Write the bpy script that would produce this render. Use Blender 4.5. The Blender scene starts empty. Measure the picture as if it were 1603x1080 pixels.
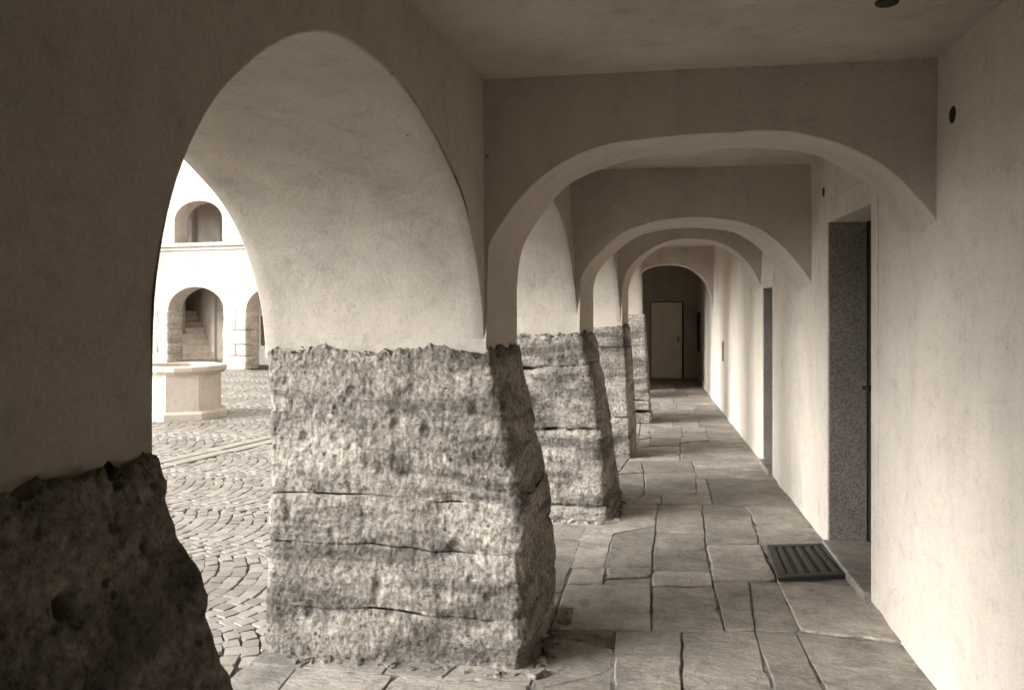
import bpy, math, random
import numpy as np
from mathutils import Vector, geometry

rng = random.Random(7)
nrs = np.random.RandomState(11)
SC = bpy.context.scene
COL = SC.collection

# ------------------------------------------------------------------ camera
F = 1250.0; CX = 801.5; HZ = 481.0; EYE = 1.5
TH = math.atan((1003 - CX) / F); CT, ST = math.cos(TH), math.sin(TH)
cam = bpy.data.cameras.new('camera'); camo = bpy.data.objects.new('camera', cam)
COL.objects.link(camo); SC.camera = camo
camo.location = (0, 0, EYE); camo.rotation_euler = (math.pi / 2, 0, TH)
cam.sensor_width = 36; cam.lens = 36 * F / 1603.0
cam.shift_y = (HZ - 540) / 1603.0
cam.clip_start = 0.05; cam.clip_end = 1000

# ------------------------------------------------------------------ world, sun
SUN_EL, SUN_DIR = math.radians(25), (0.90, 0.436)     # the way the light travels, seen from above
w = bpy.data.worlds.new('World'); SC.world = w; w.use_nodes = True
nt = w.node_tree; nt.nodes.clear()
sky = nt.nodes.new('ShaderNodeTexSky'); sky.sky_type = 'NISHITA'; sky.sun_disc = False
sky.sun_elevation = SUN_EL
sky.sun_rotation = math.atan2(-SUN_DIR[0], -SUN_DIR[1])
sky.dust_density = 3.0
hs = nt.nodes.new('ShaderNodeHueSaturation'); hs.inputs['Saturation'].default_value = 0.0   # a monochrome photograph: neutral daylight
bg = nt.nodes.new('ShaderNodeBackground'); bg.inputs['Strength'].default_value = 0.15
wo = nt.nodes.new('ShaderNodeOutputWorld')
nt.links.new(sky.outputs[0], hs.inputs['Color']); nt.links.new(hs.outputs[0], bg.inputs[0]); nt.links.new(bg.outputs[0], wo.inputs[0])
sl = bpy.data.lights.new('sun', 'SUN'); sl.energy = 0.8; sl.angle = math.radians(30); sl.color = (1, 0.975, 0.94)
so = bpy.data.objects.new('sun', sl); COL.objects.link(so)
d = Vector((SUN_DIR[0] * math.cos(SUN_EL), SUN_DIR[1] * math.cos(SUN_EL), -math.sin(SUN_EL)))
so.rotation_euler = d.to_track_quat('-Z', 'Y').to_euler()
SC.view_settings.view_transform = 'Standard'; SC.view_settings.look = 'None'
SC.view_settings.gamma = 1; SC.view_settings.use_curve_mapping = False
SC.view_settings.exposure = 1.72
SC.render.engine = 'CYCLES'
SC.cycles.max_bounces = 10; SC.cycles.diffuse_bounces = 7
SC.cycles.use_denoising = True

# ------------------------------------------------------------------ helpers
def ground(px, py, z=0.0):
    D = F * (EYE - z) / (py - HZ); R = (px - CX) / F * D
    return (R * CT - D * ST, R * ST + D * CT)

def _h(i, j, k, s):
    n = (i.astype(np.int64) * 374761393 + j.astype(np.int64) * 668265263 + k.astype(np.int64) * 2147483647 + s * 1274126177) & 0xffffffff
    n = ((n ^ (n >> 13)) * 1274126177) & 0xffffffff
    n = ((n ^ (n >> 16)) * 2240822519) & 0xffffffff
    return ((n ^ (n >> 15)) & 0xffffff) / float(0xffffff) * 2 - 1
def vn(P, scale, seed=0):
    q = np.asarray(P, float) / scale; f = np.floor(q); t = q - f; t = t * t * (3 - 2 * t); f = f.astype(np.int64)
    x, y, z = f[..., 0], f[..., 1], f[..., 2]; a, b, c = t[..., 0], t[..., 1], t[..., 2]
    r = 0
    for dx in (0, 1):
        for dy in (0, 1):
            for dz in (0, 1):
                wgt = (a if dx else 1 - a) * (b if dy else 1 - b) * (c if dz else 1 - c)
                r = r + wgt * _h(x + dx, y + dy, z + dz, seed)
    return r
def fbm(P, scale, octs=4, seed=0, gain=0.5):
    r = 0; a = 1.0
    for o in range(octs):
        r = r + a * vn(P, scale, seed + o); a *= gain; scale *= 0.5
    return r

def obj(name, verts, faces, mat, parent=None, smooth=True):
    me = bpy.data.meshes.new(name)
    me.from_pydata([tuple(map(float, v)) for v in verts], [], [tuple(int(i) for i in f) for f in faces])
    if isinstance(mat, (list, tuple)):
        for m in mat: me.materials.append(m)
    else: me.materials.append(mat)
    me.polygons.foreach_set('use_smooth', [smooth] * len(me.polygons))
    me.update()
    o = bpy.data.objects.new(name, me); COL.objects.link(o)
    if parent: o.parent = parent
    return o
def empty(name, loc=(0, 0, 0)):
    o = bpy.data.objects.new(name, None); COL.objects.link(o); o.location = loc; o.empty_display_size = 0.2
    return o
def tag(o, label=None, cat=None, group=None, kind=None):
    if label: o['label'] = label
    if cat: o['category'] = cat
    if group: o['group'] = group
    if kind: o['kind'] = kind
    return o
class MB:
    def __init__(s): s.v = []; s.f = []
    def grid(s, P, flip=False):
        m, n = P.shape[:2]; b = len(s.v); s.v += [tuple(p) for p in P.reshape(-1, 3)]
        for i in range(m - 1):
            for j in range(n - 1):
                q = (b + i * n + j, b + (i + 1) * n + j, b + (i + 1) * n + j + 1, b + i * n + j + 1)
                s.f.append(q[::-1] if flip else q)
    def box(s, x0, x1, y0, y1, z0, z1):
        b = len(s.v)
        s.v += [(x, y, z) for z in (z0, z1) for x, y in ((x0, y0), (x1, y0), (x1, y1), (x0, y1))]
        s.f += [tuple(b + i for i in q) for q in ((3, 2, 1, 0), (4, 5, 6, 7), (0, 1, 5, 4), (1, 2, 6, 5), (2, 3, 7, 6), (3, 0, 4, 7))]
    def prism(s, quad, z0, z1):
        b = len(s.v); n = len(quad)
        s.v += [(x, y, z0) for x, y in quad] + [(x, y, z1) for x, y in quad]
        s.f.append(tuple(b + i for i in range(n))[::-1]); s.f.append(tuple(b + n + i for i in range(n)))
        for i in range(n): s.f.append((b + i, b + (i + 1) % n, b + n + (i + 1) % n, b + n + i))
    def build(s, name, mat, parent=None, smooth=True): return obj(name, s.v, s.f, mat, parent, smooth)
def bevel(o, wd=0.006, seg=2):
    m = o.modifiers.new('bevel', 'BEVEL'); m.width = wd; m.segments = seg; m.limit_method = 'ANGLE'; m.angle_limit = math.radians(40)
    return o

def resample(pts, n):
    """smooth (Catmull-Rom) curve through points, n samples equally spaced"""
    p = np.array(pts, float); q = np.vstack([2 * p[0] - p[1], p, 2 * p[-1] - p[-2]]); out = []
    for i in range(1, len(q) - 2):
        for t in np.linspace(0, 1, 24, endpoint=False):
            a, b, c, e = q[i - 1], q[i], q[i + 1], q[i + 2]
            out.append(0.5 * ((2 * b) + (c - a) * t + (2 * a - 5 * b + 4 * c - e) * t * t + (3 * b - a - 3 * c + e) * t ** 3))
    out.append(p[-1]); out = np.array(out)
    L = np.concatenate([[0], np.cumsum(np.linalg.norm(np.diff(out, axis=0), axis=1))]); u = np.linspace(0, L[-1], n)
    return np.stack([np.interp(u, L, out[:, k]) for k in range(out.shape[1])], 1)
def normals2(c):
    t = np.gradient(c, axis=0); n = np.stack([-t[:, 1], t[:, 0]], 1)
    return n / (np.linalg.norm(n, axis=1, keepdims=True) + 1e-9)

# ------------------------------------------------------------------ materials
class NT:
    def __init__(s, name):
        s.m = bpy.data.materials.new(name); s.m.use_nodes = True; s.t = s.m.node_tree; s.N = s.t.nodes; s.N.clear()
        s.out = s.N.new('ShaderNodeOutputMaterial'); s.b = s.N.new('ShaderNodeBsdfPrincipled'); s.l(s.b.outputs[0], s.out.inputs[0])
        s.pos = s.N.new('ShaderNodeNewGeometry').outputs['Position']; s.b.inputs['Specular IOR Level'].default_value = 0.3
    def l(s, a, b): s.t.links.new(a, b)
    def scaled(s, v):
        n = s.N.new('ShaderNodeVectorMath'); n.operation = 'MULTIPLY'; s.l(s.pos, n.inputs[0]); n.inputs[1].default_value = v; return n.outputs[0]
    def noise(s, scale, detail=6, rough=0.6, vec=None, dist=0.0):
        n = s.N.new('ShaderNodeTexNoise'); n.inputs['Scale'].default_value = scale; n.inputs['Detail'].default_value = detail
        n.inputs['Roughness'].default_value = rough; n.inputs['Distortion'].default_value = dist; s.l(vec or s.pos, n.inputs['Vector']); return n.outputs[0]
    def voro(s, scale, feature='F1', vec=None):
        n = s.N.new('ShaderNodeTexVoronoi'); n.feature = feature; n.inputs['Scale'].default_value = scale; s.l(vec or s.pos, n.inputs['Vector']); return n.outputs['Distance']
    def ramp(s, fac, stops):
        n = s.N.new('ShaderNodeValToRGB'); s.l(fac, n.inputs[0]); e = n.color_ramp.elements
        while len(e) < len(stops): e.new(0.5)
        for x, (p, c) in zip(e, stops):
            x.position = p; x.color = (c, c, c, 1) if not isinstance(c, tuple) else (*c, 1)
        return n.outputs[0]
    def mix(s, a, b, fac, mode='MIX'):
        n = s.N.new('ShaderNodeMix'); n.data_type = 'RGBA'; n.blend_type = mode
        for v, i in ((fac, 0), (a, 6), (b, 7)):
            if hasattr(v, 'links'): s.l(v, n.inputs[i])
            else: n.inputs[i].default_value = v if not isinstance(v, tuple) else (*v, 1)
        return n.outputs[2]
    def math(s, op, a, b=0.0):
        n = s.N.new('ShaderNodeMath'); n.operation = op
        for v, i in ((a, 0), (b, 1)):
            if hasattr(v, 'links'): s.l(v, n.inputs[i])
            else: n.inputs[i].default_value = v
        return n.outputs[0]
    def island(s):                                       # a value per loose piece, and one per object
        g = s.N.new('ShaderNodeNewGeometry'); o = s.N.new('ShaderNodeObjectInfo')
        return s.math('FRACT', s.math('ADD', g.outputs['Random Per Island'], o.outputs['Random']))
    def bump(s, h, strength, dist):
        n = s.N.new('ShaderNodeBump'); n.inputs['Strength'].default_value = strength; n.inputs['Distance'].default_value = dist
        s.l(h, n.inputs['Height'])
        if s.b.inputs['Normal'].links: s.l(s.b.inputs['Normal'].links[0].from_socket, n.inputs['Normal'])
        s.l(n.outputs[0], s.b.inputs['Normal'])
    def done(s, col, rough):
        if hasattr(col, 'links'): s.l(col, s.b.inputs['Base Color'])
        else: s.b.inputs['Base Color'].default_value = (*col, 1)
        if hasattr(rough, 'links'): s.l(rough, s.b.inputs['Roughness'])
        else: s.b.inputs['Roughness'].default_value = rough
        return s.m
def sep(v): return (v, v * 0.892, v * 0.76)               # the brown of the toned print

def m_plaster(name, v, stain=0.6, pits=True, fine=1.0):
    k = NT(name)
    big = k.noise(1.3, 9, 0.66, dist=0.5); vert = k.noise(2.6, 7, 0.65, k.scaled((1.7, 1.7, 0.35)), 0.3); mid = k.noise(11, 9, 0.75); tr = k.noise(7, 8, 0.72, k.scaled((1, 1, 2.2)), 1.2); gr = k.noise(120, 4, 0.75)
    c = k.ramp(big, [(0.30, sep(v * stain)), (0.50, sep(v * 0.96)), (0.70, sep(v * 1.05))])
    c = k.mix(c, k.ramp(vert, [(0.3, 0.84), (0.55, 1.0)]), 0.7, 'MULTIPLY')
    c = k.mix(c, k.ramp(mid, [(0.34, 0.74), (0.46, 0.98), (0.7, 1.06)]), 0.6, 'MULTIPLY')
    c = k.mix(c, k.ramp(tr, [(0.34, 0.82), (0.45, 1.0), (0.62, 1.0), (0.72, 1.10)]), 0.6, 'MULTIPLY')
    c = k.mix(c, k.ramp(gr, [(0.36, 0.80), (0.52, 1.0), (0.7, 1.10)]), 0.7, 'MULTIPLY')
    if pits:
        vo = k.voro(4.5); pm = k.ramp(k.math('ADD', vo, k.math('MULTIPLY', k.noise(40, 4, 0.7), 0.09)), [(0.065, 0.18), (0.095, 1.0)])
        pm = k.mix(pm, (1.0, 1.0, 1.0), k.ramp(k.noise(1.9, 3), [(0.48, 1.0), (0.56, 0.0)]))
        vo2 = k.voro(13); pm2 = k.ramp(k.math('ADD', vo2, k.math('MULTIPLY', k.noise(70, 4, 0.7), 0.12)), [(0.09, 0.3), (0.13, 1.0)])
        pm2 = k.mix(pm2, (1.0, 1.0, 1.0), k.ramp(k.noise(2.7, 4), [(0.54, 1.0), (0.62, 0.0)]))
        c = k.mix(c, pm, 0.75, 'MULTIPLY'); c = k.mix(c, pm2, 0.6, 'MULTIPLY'); k.bump(pm, 0.5, 0.005)
    k.bump(k.noise(4.5, 6, 0.6, dist=0.8), 0.30 * fine, 0.02); k.bump(tr, 0.22 * fine, 0.01)
    k.bump(k.noise(60, 6, 0.7), 0.4 * fine, 0.003)
    return k.done(c, 0.9)
def m_rough(name, v, contrast=1.0, scale=1.0):
    k = NT(name)
    a = k.noise(2.4 * scale, 10, 0.70, dist=0.6); hz = k.noise(2.4 * scale, 7, 0.62, k.scaled((0.55, 0.55, 3.0)), 0.5); f = k.noise(28 * scale, 9, 0.80, dist=0.3); g = k.noise(62 * scale, 5, 0.75); vo = k.voro(38 * scale)
    c = k.ramp(a, [(0.32, sep(v * (1 - 0.50 * contrast))), (0.48, sep(v)), (0.66, sep(v * (1 + 0.45 * contrast)))])
    c = k.mix(c, k.ramp(hz, [(0.40, 0.42), (0.48, 0.84), (0.56, 1.08)]), 0.95 * contrast, 'MULTIPLY')
    c = k.mix(c, k.ramp(f, [(0.37, 0.16), (0.45, 0.78), (0.55, 1.03), (0.65, 1.6)]), 0.85, 'MULTIPLY')
    c = k.mix(c, k.ramp(g, [(0.37, 0.42), (0.48, 1.0), (0.65, 1.45)]), 0.8, 'MULTIPLY')
    pv = k.ramp(k.math('ADD', k.voro(24 * scale), k.math('MULTIPLY', g, 0.25)), [(0.27, 0.12), (0.36, 1.0)]); pv = k.mix(pv, (1.0, 1.0, 1.0), k.ramp(k.noise(4 * scale, 5), [(0.50, 1.0), (0.60, 0.0)]))
    c = k.mix(c, pv, 0.8, 'MULTIPLY'); k.bump(pv, 0.6, 0.01)
    slant = k.noise(24 * scale, 6, 0.7, k.scaled((1.5, 1.5, 0.8)), 0.6)
    k.bump(slant, 0.8, 0.02); k.bump(f, 0.9, 0.018); k.bump(vo, 0.5, 0.01); k.bump(g, 0.7, 0.006)
    return k.done(c, 0.85)
def m_slab(name, v):
    k = NT(name); isl = k.island()
    a = k.noise(2.5, 8, 0.65, dist=0.7); b = k.noise(7, 7, 0.65, k.scaled((1.0, 2.2, 1)), 1.4); f = k.noise(70, 6, 0.7)
    c = k.ramp(a, [(0.3, sep(v * 0.62)), (0.55, sep(v)), (0.72, sep(v * 1.3))])
    c = k.mix(c, k.ramp(k.noise(11, 9, 0.75, dist=0.8), [(0.36, 0.55), (0.5, 1.0), (0.66, 1.25)]), 0.75, 'MULTIPLY')
    c = k.mix(c, k.ramp(isl, [(0.0, 0.68), (1.0, 1.18)]), 1.0, 'MULTIPLY')
    c = k.mix(c, k.ramp(f, [(0.35, 0.6), (0.55, 1.0), (0.7, 1.25)]), 0.6, 'MULTIPLY')
    k.bump(b, 0.75, 0.03); k.bump(k.noise(22, 8, 0.75, dist=0.6), 0.75, 0.010); k.bump(f, 0.3, 0.002)
    k.b.inputs['Specular IOR Level'].default_value = 0.45
    return k.done(c, k.ramp(a, [(0.3, 0.62), (0.7, 0.40)]))
def m_cobble(name, v):
    k = NT(name); isl = k.island(); f = k.noise(45, 6, 0.7)
    c = k.ramp(isl, [(0.0, sep(v * 0.7)), (0.6, sep(v)), (1.0, sep(v * 1.2))])
    c = k.mix(c, k.ramp(f, [(0.35, 0.65), (0.6, 1.05)]), 0.7, 'MULTIPLY')
    k.bump(f, 0.4, 0.006); k.b.inputs['Specular IOR Level'].default_value = 0.5
    return k.done(c, 0.48)
def m_speckle(name, v):
    k = NT(name); f = k.noise(85, 4, 0.8); g = k.noise(3, 5, 0.6)
    c = k.ramp(f, [(0.36, sep(v * 0.5)), (0.5, sep(v)), (0.66, sep(v * 1.6))])
    c = k.mix(c, k.ramp(g, [(0.3, 0.75), (0.7, 1.1)]), 0.8, 'MULTIPLY'); k.bump(f, 0.5, 0.004)
    return k.done(c, 0.75)
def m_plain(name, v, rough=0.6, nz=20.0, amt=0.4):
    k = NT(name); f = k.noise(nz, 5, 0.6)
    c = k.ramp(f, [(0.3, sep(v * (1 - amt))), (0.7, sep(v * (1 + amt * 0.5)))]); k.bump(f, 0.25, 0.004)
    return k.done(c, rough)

M_PLASTER = m_plaster('lime_plaster', 0.50, .8)
M_PLASTER_R = m_plaster('lime_plaster_wall', 0.58, 0.86)
M_SOFFIT = m_plaster('arch_soffit', 0.50, 0.84)
M_CEIL = m_plaster('ceiling_plaster', 0.52, 0.75, pits=False)
M_ENDW = m_plaster('end_plaster_shaded', 0.42, 0.7, pits=False)  # darker plaster: shade of the unlit end put into its colour
M_FRAME = m_plaster('painted_stone', 0.60, 0.8, pits=False, fine=2.2)
M_STONE = m_rough('rendered_stone', 0.34)
M_STONE_FAR = m_rough('pale_stone', 0.70, 0.4)
M_SLAB = m_slab('paving', 0.38)
M_MORTAR = m_rough('mortar', 0.36, 1.0, 3)
M_COBBLE = m_cobble('cobble', 0.30)
M_SAND = m_rough('joint_sand', 0.12, 0.5, 4)
M_EARTH = m_rough('earth', 0.2, 0.5, 1)
M_GRANITE = m_speckle('granite_reveal', 0.26)
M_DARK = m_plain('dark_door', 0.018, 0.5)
M_BLACK = m_plain('black_fitting', 0.012, 0.45)
M_RUBBER = m_plain('rubber_mat', 0.075, 0.7, 60)
M_PALEDOOR = m_plain('pale_door', 0.75, 0.6, 4, 0.12)
M_FACADE = m_plaster('courtyard_render', 0.62, 0.55)
M_WELL = m_plaster('well_stone', 0.66, 0.75, pits=False, fine=1.5)
M_STEP = m_plain('stair_stone', 0.72, 0.8, 8, 0.25)
M_GUTTER = m_plain('gutter_stone', 0.36, 0.7, 12, 0.3)
M_ROOF = m_plain('roof_tile', 0.2, 0.9, 6)

# ------------------------------------------------------------------ plan of the arcade
XL = [(-4, -1.10), (0.55, -.86), (1.24, -.811), (3.41, -.668), (3.91, -.615), (5.785, -.44), (6.285, -.373), (8.09, -.19), (8.5, -.135), (10.5, .03), (11, .04), (13.3, -.10), (17, 0.0)]
XH = [(-4, -1.10), (1.24, -.82), (3.41, -.675), (5.785, -.517), (8.09, -.26), (10.5, 0.0), (13.3, -.10), (17, 0.0)]
def x_in(Y, z):
    lo = np.interp(Y, [p[0] for p in XL], [p[1] for p in XL]); hi = np.interp(Y, [p[0] for p in XH], [p[1] for p in XH])
    t = np.clip((np.asarray(z) - 1.3) / 1.2, 0, 1); return lo * (1 - t) + hi * t
def x_out(Y): return np.interp(Y, [p[0] for p in XL], [p[1] for p in XL]) - 1.025
WALL_X = 1.165; CEIL = 2.49; TOP = 1.31
BAYS = [(-3.3, -2.9), (1.238, 3.412), (3.92, 5.789), (6.29, 8.094), (8.52, 10.504), (10.95, 13.304), (13.8, 14.6)]  # unseen first opening shrunk and last one narrowed to cut the corridor light
PIERS = [(-3.8, -3.3), (-2.9, 1.238), (3.412, 3.92), (5.789, 6.29), (8.094, 8.52), (10.504, 10.95), (13.304, 13.8), (14.6, 17.0)]
BAY1 = [(1.238, 1.22), (1.236, 1.37), (1.238, 1.48), (1.249, 1.56), (1.279, 1.66), (1.336, 1.78), (1.424, 1.90), (1.55, 2.01), (1.655, 2.08), (1.775, 2.14),
        (1.91, 2.185), (2.065, 2.212), (2.295, 2.208), (2.52, 2.168), (2.786, 2.086), (3.07, 1.93), (3.257, 1.742), (3.37, 1.53), (3.405, 1.36), (3.412, 1.27)]
def bay_curve(i, n):
    if i == 1: return resample(BAY1, n)
    a, b = BAYS[i]; m = (a + b) / 2; h = (b - a) / 2; pts = []; e = 2 / 2.2
    for t in np.linspace(math.pi, 0, 25):
        cx, sz = math.cos(t), math.sin(t)
        pts.append((m + h * math.copysign(abs(cx) ** e, cx), 1.33 + 0.86 * abs(sz) ** e))
    return resample([(a, 1.26)] + pts + [(b, 1.26)], n)

# ------------------------------------------------------------------ ground of the courtyard
gm = MB(); gm.box(-160, 160, -160, 160, -0.6, -0.075)
gnd = tag(gm.build('courtyard_ground', M_EARTH, smooth=False), kind='structure')

# corridor floor: bed of mortar and traced paving stones
XR = [(-3, -.6), (3.6, -.42), (4.4, -.40), (5.6, -.36), (7, -.22), (9, -.02), (12, .02), (17, -.05)]
def x_row(Y): return float(np.interp(Y, [p[0] for p in XR], [p[1] for p in XR]))
fm = MB(); fm.prism([(-2.25, -4), (1.5, -4), (1.5, 17), (-1.12, 17), (-1.12, 12), (-1.02, 9.5), (-1.25, 7), (-1.45, 4.8), (-1.55, 3.2), (-1.8, 1)], -0.075, -0.007)
floor = tag(fm.build('corridor_floor', M_MORTAR, smooth=False), kind='structure')
def slab(quad, *a, **k):
    q = [np.array(p[:2], float) for p in quad]; e0 = np.linalg.norm(q[1] - q[0]) + np.linalg.norm(q[2] - q[3]); e1 = np.linalg.norm(q[3] - q[0]) + np.linalg.norm(q[2] - q[1])
    if not a and not k and min(e0, e1) > .5 and rng.random() < .36:
        t, u = rng.uniform(.3, .7), rng.uniform(.3, .7); g = .0005
        if e0 > e1:
            A, B = q[0] + (q[1] - q[0]) * t, q[3] + (q[2] - q[3]) * u; slab1([q[0], A, B, q[3]], gap=g, jit=.003); slab1([A, q[1], q[2], B], gap=g, jit=.003)
        else:
            A, B = q[0] + (q[3] - q[0]) * t, q[1] + (q[2] - q[1]) * u; slab1([q[0], q[1], B, A], gap=g, jit=.003); slab1([A, B, q[2], q[3]], gap=g, jit=.003)
        return
    return slab1(quad, *a, **k)
def slab1(quad, parent=floor, name='paving_stone', gap=0.002, th=0.028, z=0.0, mat=None, jit=0.004, step=0.07):
    q = [Vector((p[0], p[1])) for p in quad]; c = sum(q, Vector((0, 0))) / 4
    ring = []
    for i in range(4):
        a, b = q[i], q[(i + 1) % 4]; L = (b - a).length; n = max(3, min(14, int(L / step) + 1)); w1, w2 = rng.uniform(0, 6), rng.uniform(5, 11)
        for k in range(n):
            p = a.lerp(b, k / n); inn = (c - p).normalized()
            g = gap + abs(rng.gauss(0, jit * 0.7)) + jit * 0.8 * abs(math.sin(w1 + w2 * k / n)) + (rng.uniform(0, jit * 5) if rng.random() < .09 else 0)
            if k == 0: g += rng.uniform(0.002, 0.012)
            ring.append(p + inn * g)
    n = len(ring); tx, ty, dz = rng.gauss(0, 0.0045), rng.gauss(0, 0.0045), z + rng.gauss(0, 0.0025)
    def zz(p): return dz + tx * (p.x - c.x) + ty * (p.y - c.y)
    v = []; top = []
    for p in ring:
        inn = (c - p).normalized(); t = p + inn * rng.uniform(0.004, 0.011); top.append(t)
        v += [(p.x, p.y, z - th), (p.x, p.y, zz(p) - rng.uniform(0.004, 0.008)), (t.x, t.y, zz(t))]
    f = [tuple(3 * i + 2 for i in range(n))]
    for i in range(n):
        j = (i + 1) % n; f += [(3 * i, 3 * j, 3 * j + 1, 3 * i + 1), (3 * i + 1, 3 * j + 1, 3 * j + 2, 3 * i + 2)]
    return obj(name, v, f, mat or M_SLAB, parent, False)
def row(yb, yt, brk):
    """paving stones between two joint lines of the photograph; brk = (bottom, top) ends of each long joint; 'W' = at the wall, 'L' = left edge"""
    def pt(px, y):
        if px == 'W':
            x, Y = ground(1100, y); return (WALL_X + 0.03, Y + 0.0)
        if px == 'L':
            x, Y = ground(900, y); return (x_row(Y), Y)
        return ground(px, y)
    ends = [(pt(b, yb if not isinstance(yb, tuple) else yb[0]), pt(t, yt)) for b, t in brk]
    for (a, b), (c, e) in zip(ends, ends[1:]): slab([a, c, e, b])
row(1160, 987, [('L', 'L'), (952, 964), (1070, 1066), (1236, 1182), (1335, 1243), ('W', 'W')])
row(987, 915, [('L', 'L'), (1020, 1020)])
row(987, 917, [(1020, 1020), (1136, 1117)])
row(987, 909, [(1136, 1116), (1182, 1172), (1253, 1218)])
row(987, 905, [(1253, 1214), ('W', 'W')])
row(915, 888, [('L', 'L'), (944, 950), (1020, 1021)])
row(888, 819, [('L', 'L'), (884, 908), (945, 967)])
row(888, 789, [(945, 974), (1020, 1030)])
row(917, 859, [(1020, 1023), (1117, 1106)])
row(859, 789, [(1023, 1030), (1106, 1099)])
row(909, 852, [(1116, 1105), (1218, 1190)])
row(852, 806, [(1105, 1101), (1190, 1176)])
row(806, 789, [(1101, 1098), (1230, 1222)])
row(905, 848, [(1218, 1190), ('W', 'W')])
row(848, 789, [(1190, 1170), ('W', 'W')])
row(819, 789, [('L', 'L'), (967, 974)])
row(789, 774, [('L', 'L'), (1036, 1034), (1117, 1112)])
row(774, 740, [('L', 'L'), (1009, 1008), (1092, 1090)])
row(789, 747, [(1116, 1104), ('W', 'W')])
row(774, 747, [(1092, 1089), (1112, 1104)])
row(740, 721, [('L', 'L'), (1008, 1004), (1090, 1084)])
row(747, 721, [(1089, 1084), ('W', 'W')])
row(721, 698, [('L', 'L'), (1066, 1064), ('W', 'W')])
row(698, 685, [('L', 'L'), (1018, 1018), (1065, 1066), (1112, 1109)])
row(685, 669, [('L', 'L'), (1018, 1016), (1068, 1068), (1109, 1104)])
row(698, 669, [(1112, 1104), ('W', 'W')])
row(669, 656, [('L', 'L'), (1054, 1052), (1096, 1092), ('W', 'W')])
row(656, 640, [('L', 'L'), (1090, 1086), ('W', 'W')])
row(640, 630, [('L', 'L'), (1034, 1032), (1060, 1059), (1088, 1084), ('W', 'W')])
row(630, 620, [('L', 'L'), (1056, 1054), ('W', 'W')])
row(620, 611, [('L', 'L'), (1044, 1043), (1076, 1074), ('W', 'W')])
row(611, 602, [('L', 'L'), (1058, 1056), ('W', 'W')])
row(602, 592, [('L', 'L'), (1040, 1040), (1074, 1072), ('W', 'W')])
y = -1.2                                                     # behind and below the camera
y0 = ground(1000, 1160)[1]
for a, b in ((y0, y0 - .75), (y0 - .75, y0 - 1.6), (y0 - 1.6, y0 - 2.3), (y0 - 2.3, y0 - 3.3)):
    xs = [x_row(a)] + sorted(rng.uniform(-.2, .9) for _ in range(2)) + [1.19]
    for p, q in zip(xs, xs[1:]): slab([(p, b), (q, b), (q, a), (p, a)])
yy = -2.0                                                    # the strip under the arches, out to the cobbles
while yy < 16.4:
    L = rng.uniform(0.45, 0.85); a, b = yy, min(yy + L, 16.6); out = lambda t: float(x_out(t)) + 0.07
    m = rng.uniform(.40, .6)
    mid = lambda t: out(t) * m + x_row(t) * (1 - m)
    slab([(out(a), a), (mid(a), a), (mid(b), b), (out(b), b)]); slab([(mid(a), a), (x_row(a), a), (x_row(b), b), (mid(b), b)])
    yy = b
    if b >= 16.6: break

# ------------------------------------------------------------------ courtyard paving
def cobble_mesh(seed, n=7, lo=False):
    r = random.Random(seed); v = []; f = []
    jz = .02
    rings = ((1.0, -0.6), (0.99, -0.12), (0.92, 0.0)) if not lo else ((1.0, -0.25), (0.90, 0.0))
    cor = [(-.5, -.5), (.5, -.5), (.5, .5), (-.5, .5)] if lo else [(-.5, -.42), (-.42, -.5), (.42, -.5), (.5, -.42), (.5, .42), (.42, .5), (-.42, .5), (-.5, .42)]
    jit = [(r.uniform(-.06, .06), r.uniform(-.06, .06)) for _ in cor]; n = len(cor)
    for s_, z in rings:
        for (x, y), (jx, jy) in zip(cor, jit): v.append(((x + jx) * s_, (y + jy) * s_, z + (r.uniform(-.012, .012) if z > -.2 else 0)))
    v.append((0, 0, 0.015 if not lo else 0.01)); c = len(v) - 1; k = len(rings)
    for a in range(k - 1):
        for i in range(n): j = (i + 1) % n; f.append((a * n + i, a * n + j, (a + 1) * n + j, (a + 1) * n + i))
    for i in range(n): f.append(((k - 1) * n + i, (k - 1) * n + (i + 1) % n, c))
    return np.array(v), f
CB = [cobble_mesh(i) for i in range(14)]; CBL = [cobble_mesh(90 + i, lo=True) for i in range(8)]
CBM = []
for v, f in CB:
    me = bpy.data.meshes.new('cobblestone'); me.from_pydata([tuple(p) for p in v], [], f); me.materials.append(M_COBBLE)
    me.polygons.foreach_set('use_smooth', [False] * len(me.polygons)); CBM.append(me)
GZ = -0.045
GA, GB = np.array([-4.68, 7.2]), np.array([-4.31, 8.75]); GD = (GB - GA) / np.linalg.norm(GB - GA); GN = np.array([-GD[1], GD[0]])   # the gutter
def gutter_x(Y): return GA[0] + (Y - GA[1]) * GD[0] / GD[1]
# segmental arcs: columns along X, arcs bulging to +X
near, mid_, far_ = [], [], []
def arcs(x0, x1, y0, y1, wcol, s, dest, seed):
    r = random.Random(seed); ncol = int((y1 - y0) / wcol) + 1
    for ci in range(ncol):
        yc = y0 + (ci + .5) * wcol; nx = int((x1 - x0) / s) + 8
        off = r.uniform(0, s)
        for k in range(-6, nx):
            na = int(wcol * 1.09 / s); shift = r.uniform(-.25, .25)
            for u in range(na):
                t = (u + .5 + shift * 0.4) / na * 2 - 1
                ang = t * math.radians(40); R = wcol / 2 / math.sin(math.radians(40))
                x = x0 + k * s + off + R * (math.cos(ang) - math.cos(math.radians(40))); y = yc + R * math.sin(ang)
                if x < x0 or x > x1 or abs(y - yc) > wcol / 2: continue
                dest.append((x + r.gauss(0, .004), y + r.gauss(0, .004), ang + r.gauss(0, .06), s * math.cos(ang) * r.uniform(.93, 1.0), wcol * 1.09 / na * r.uniform(.90, .98), r.gauss(0, .0013)))
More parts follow.
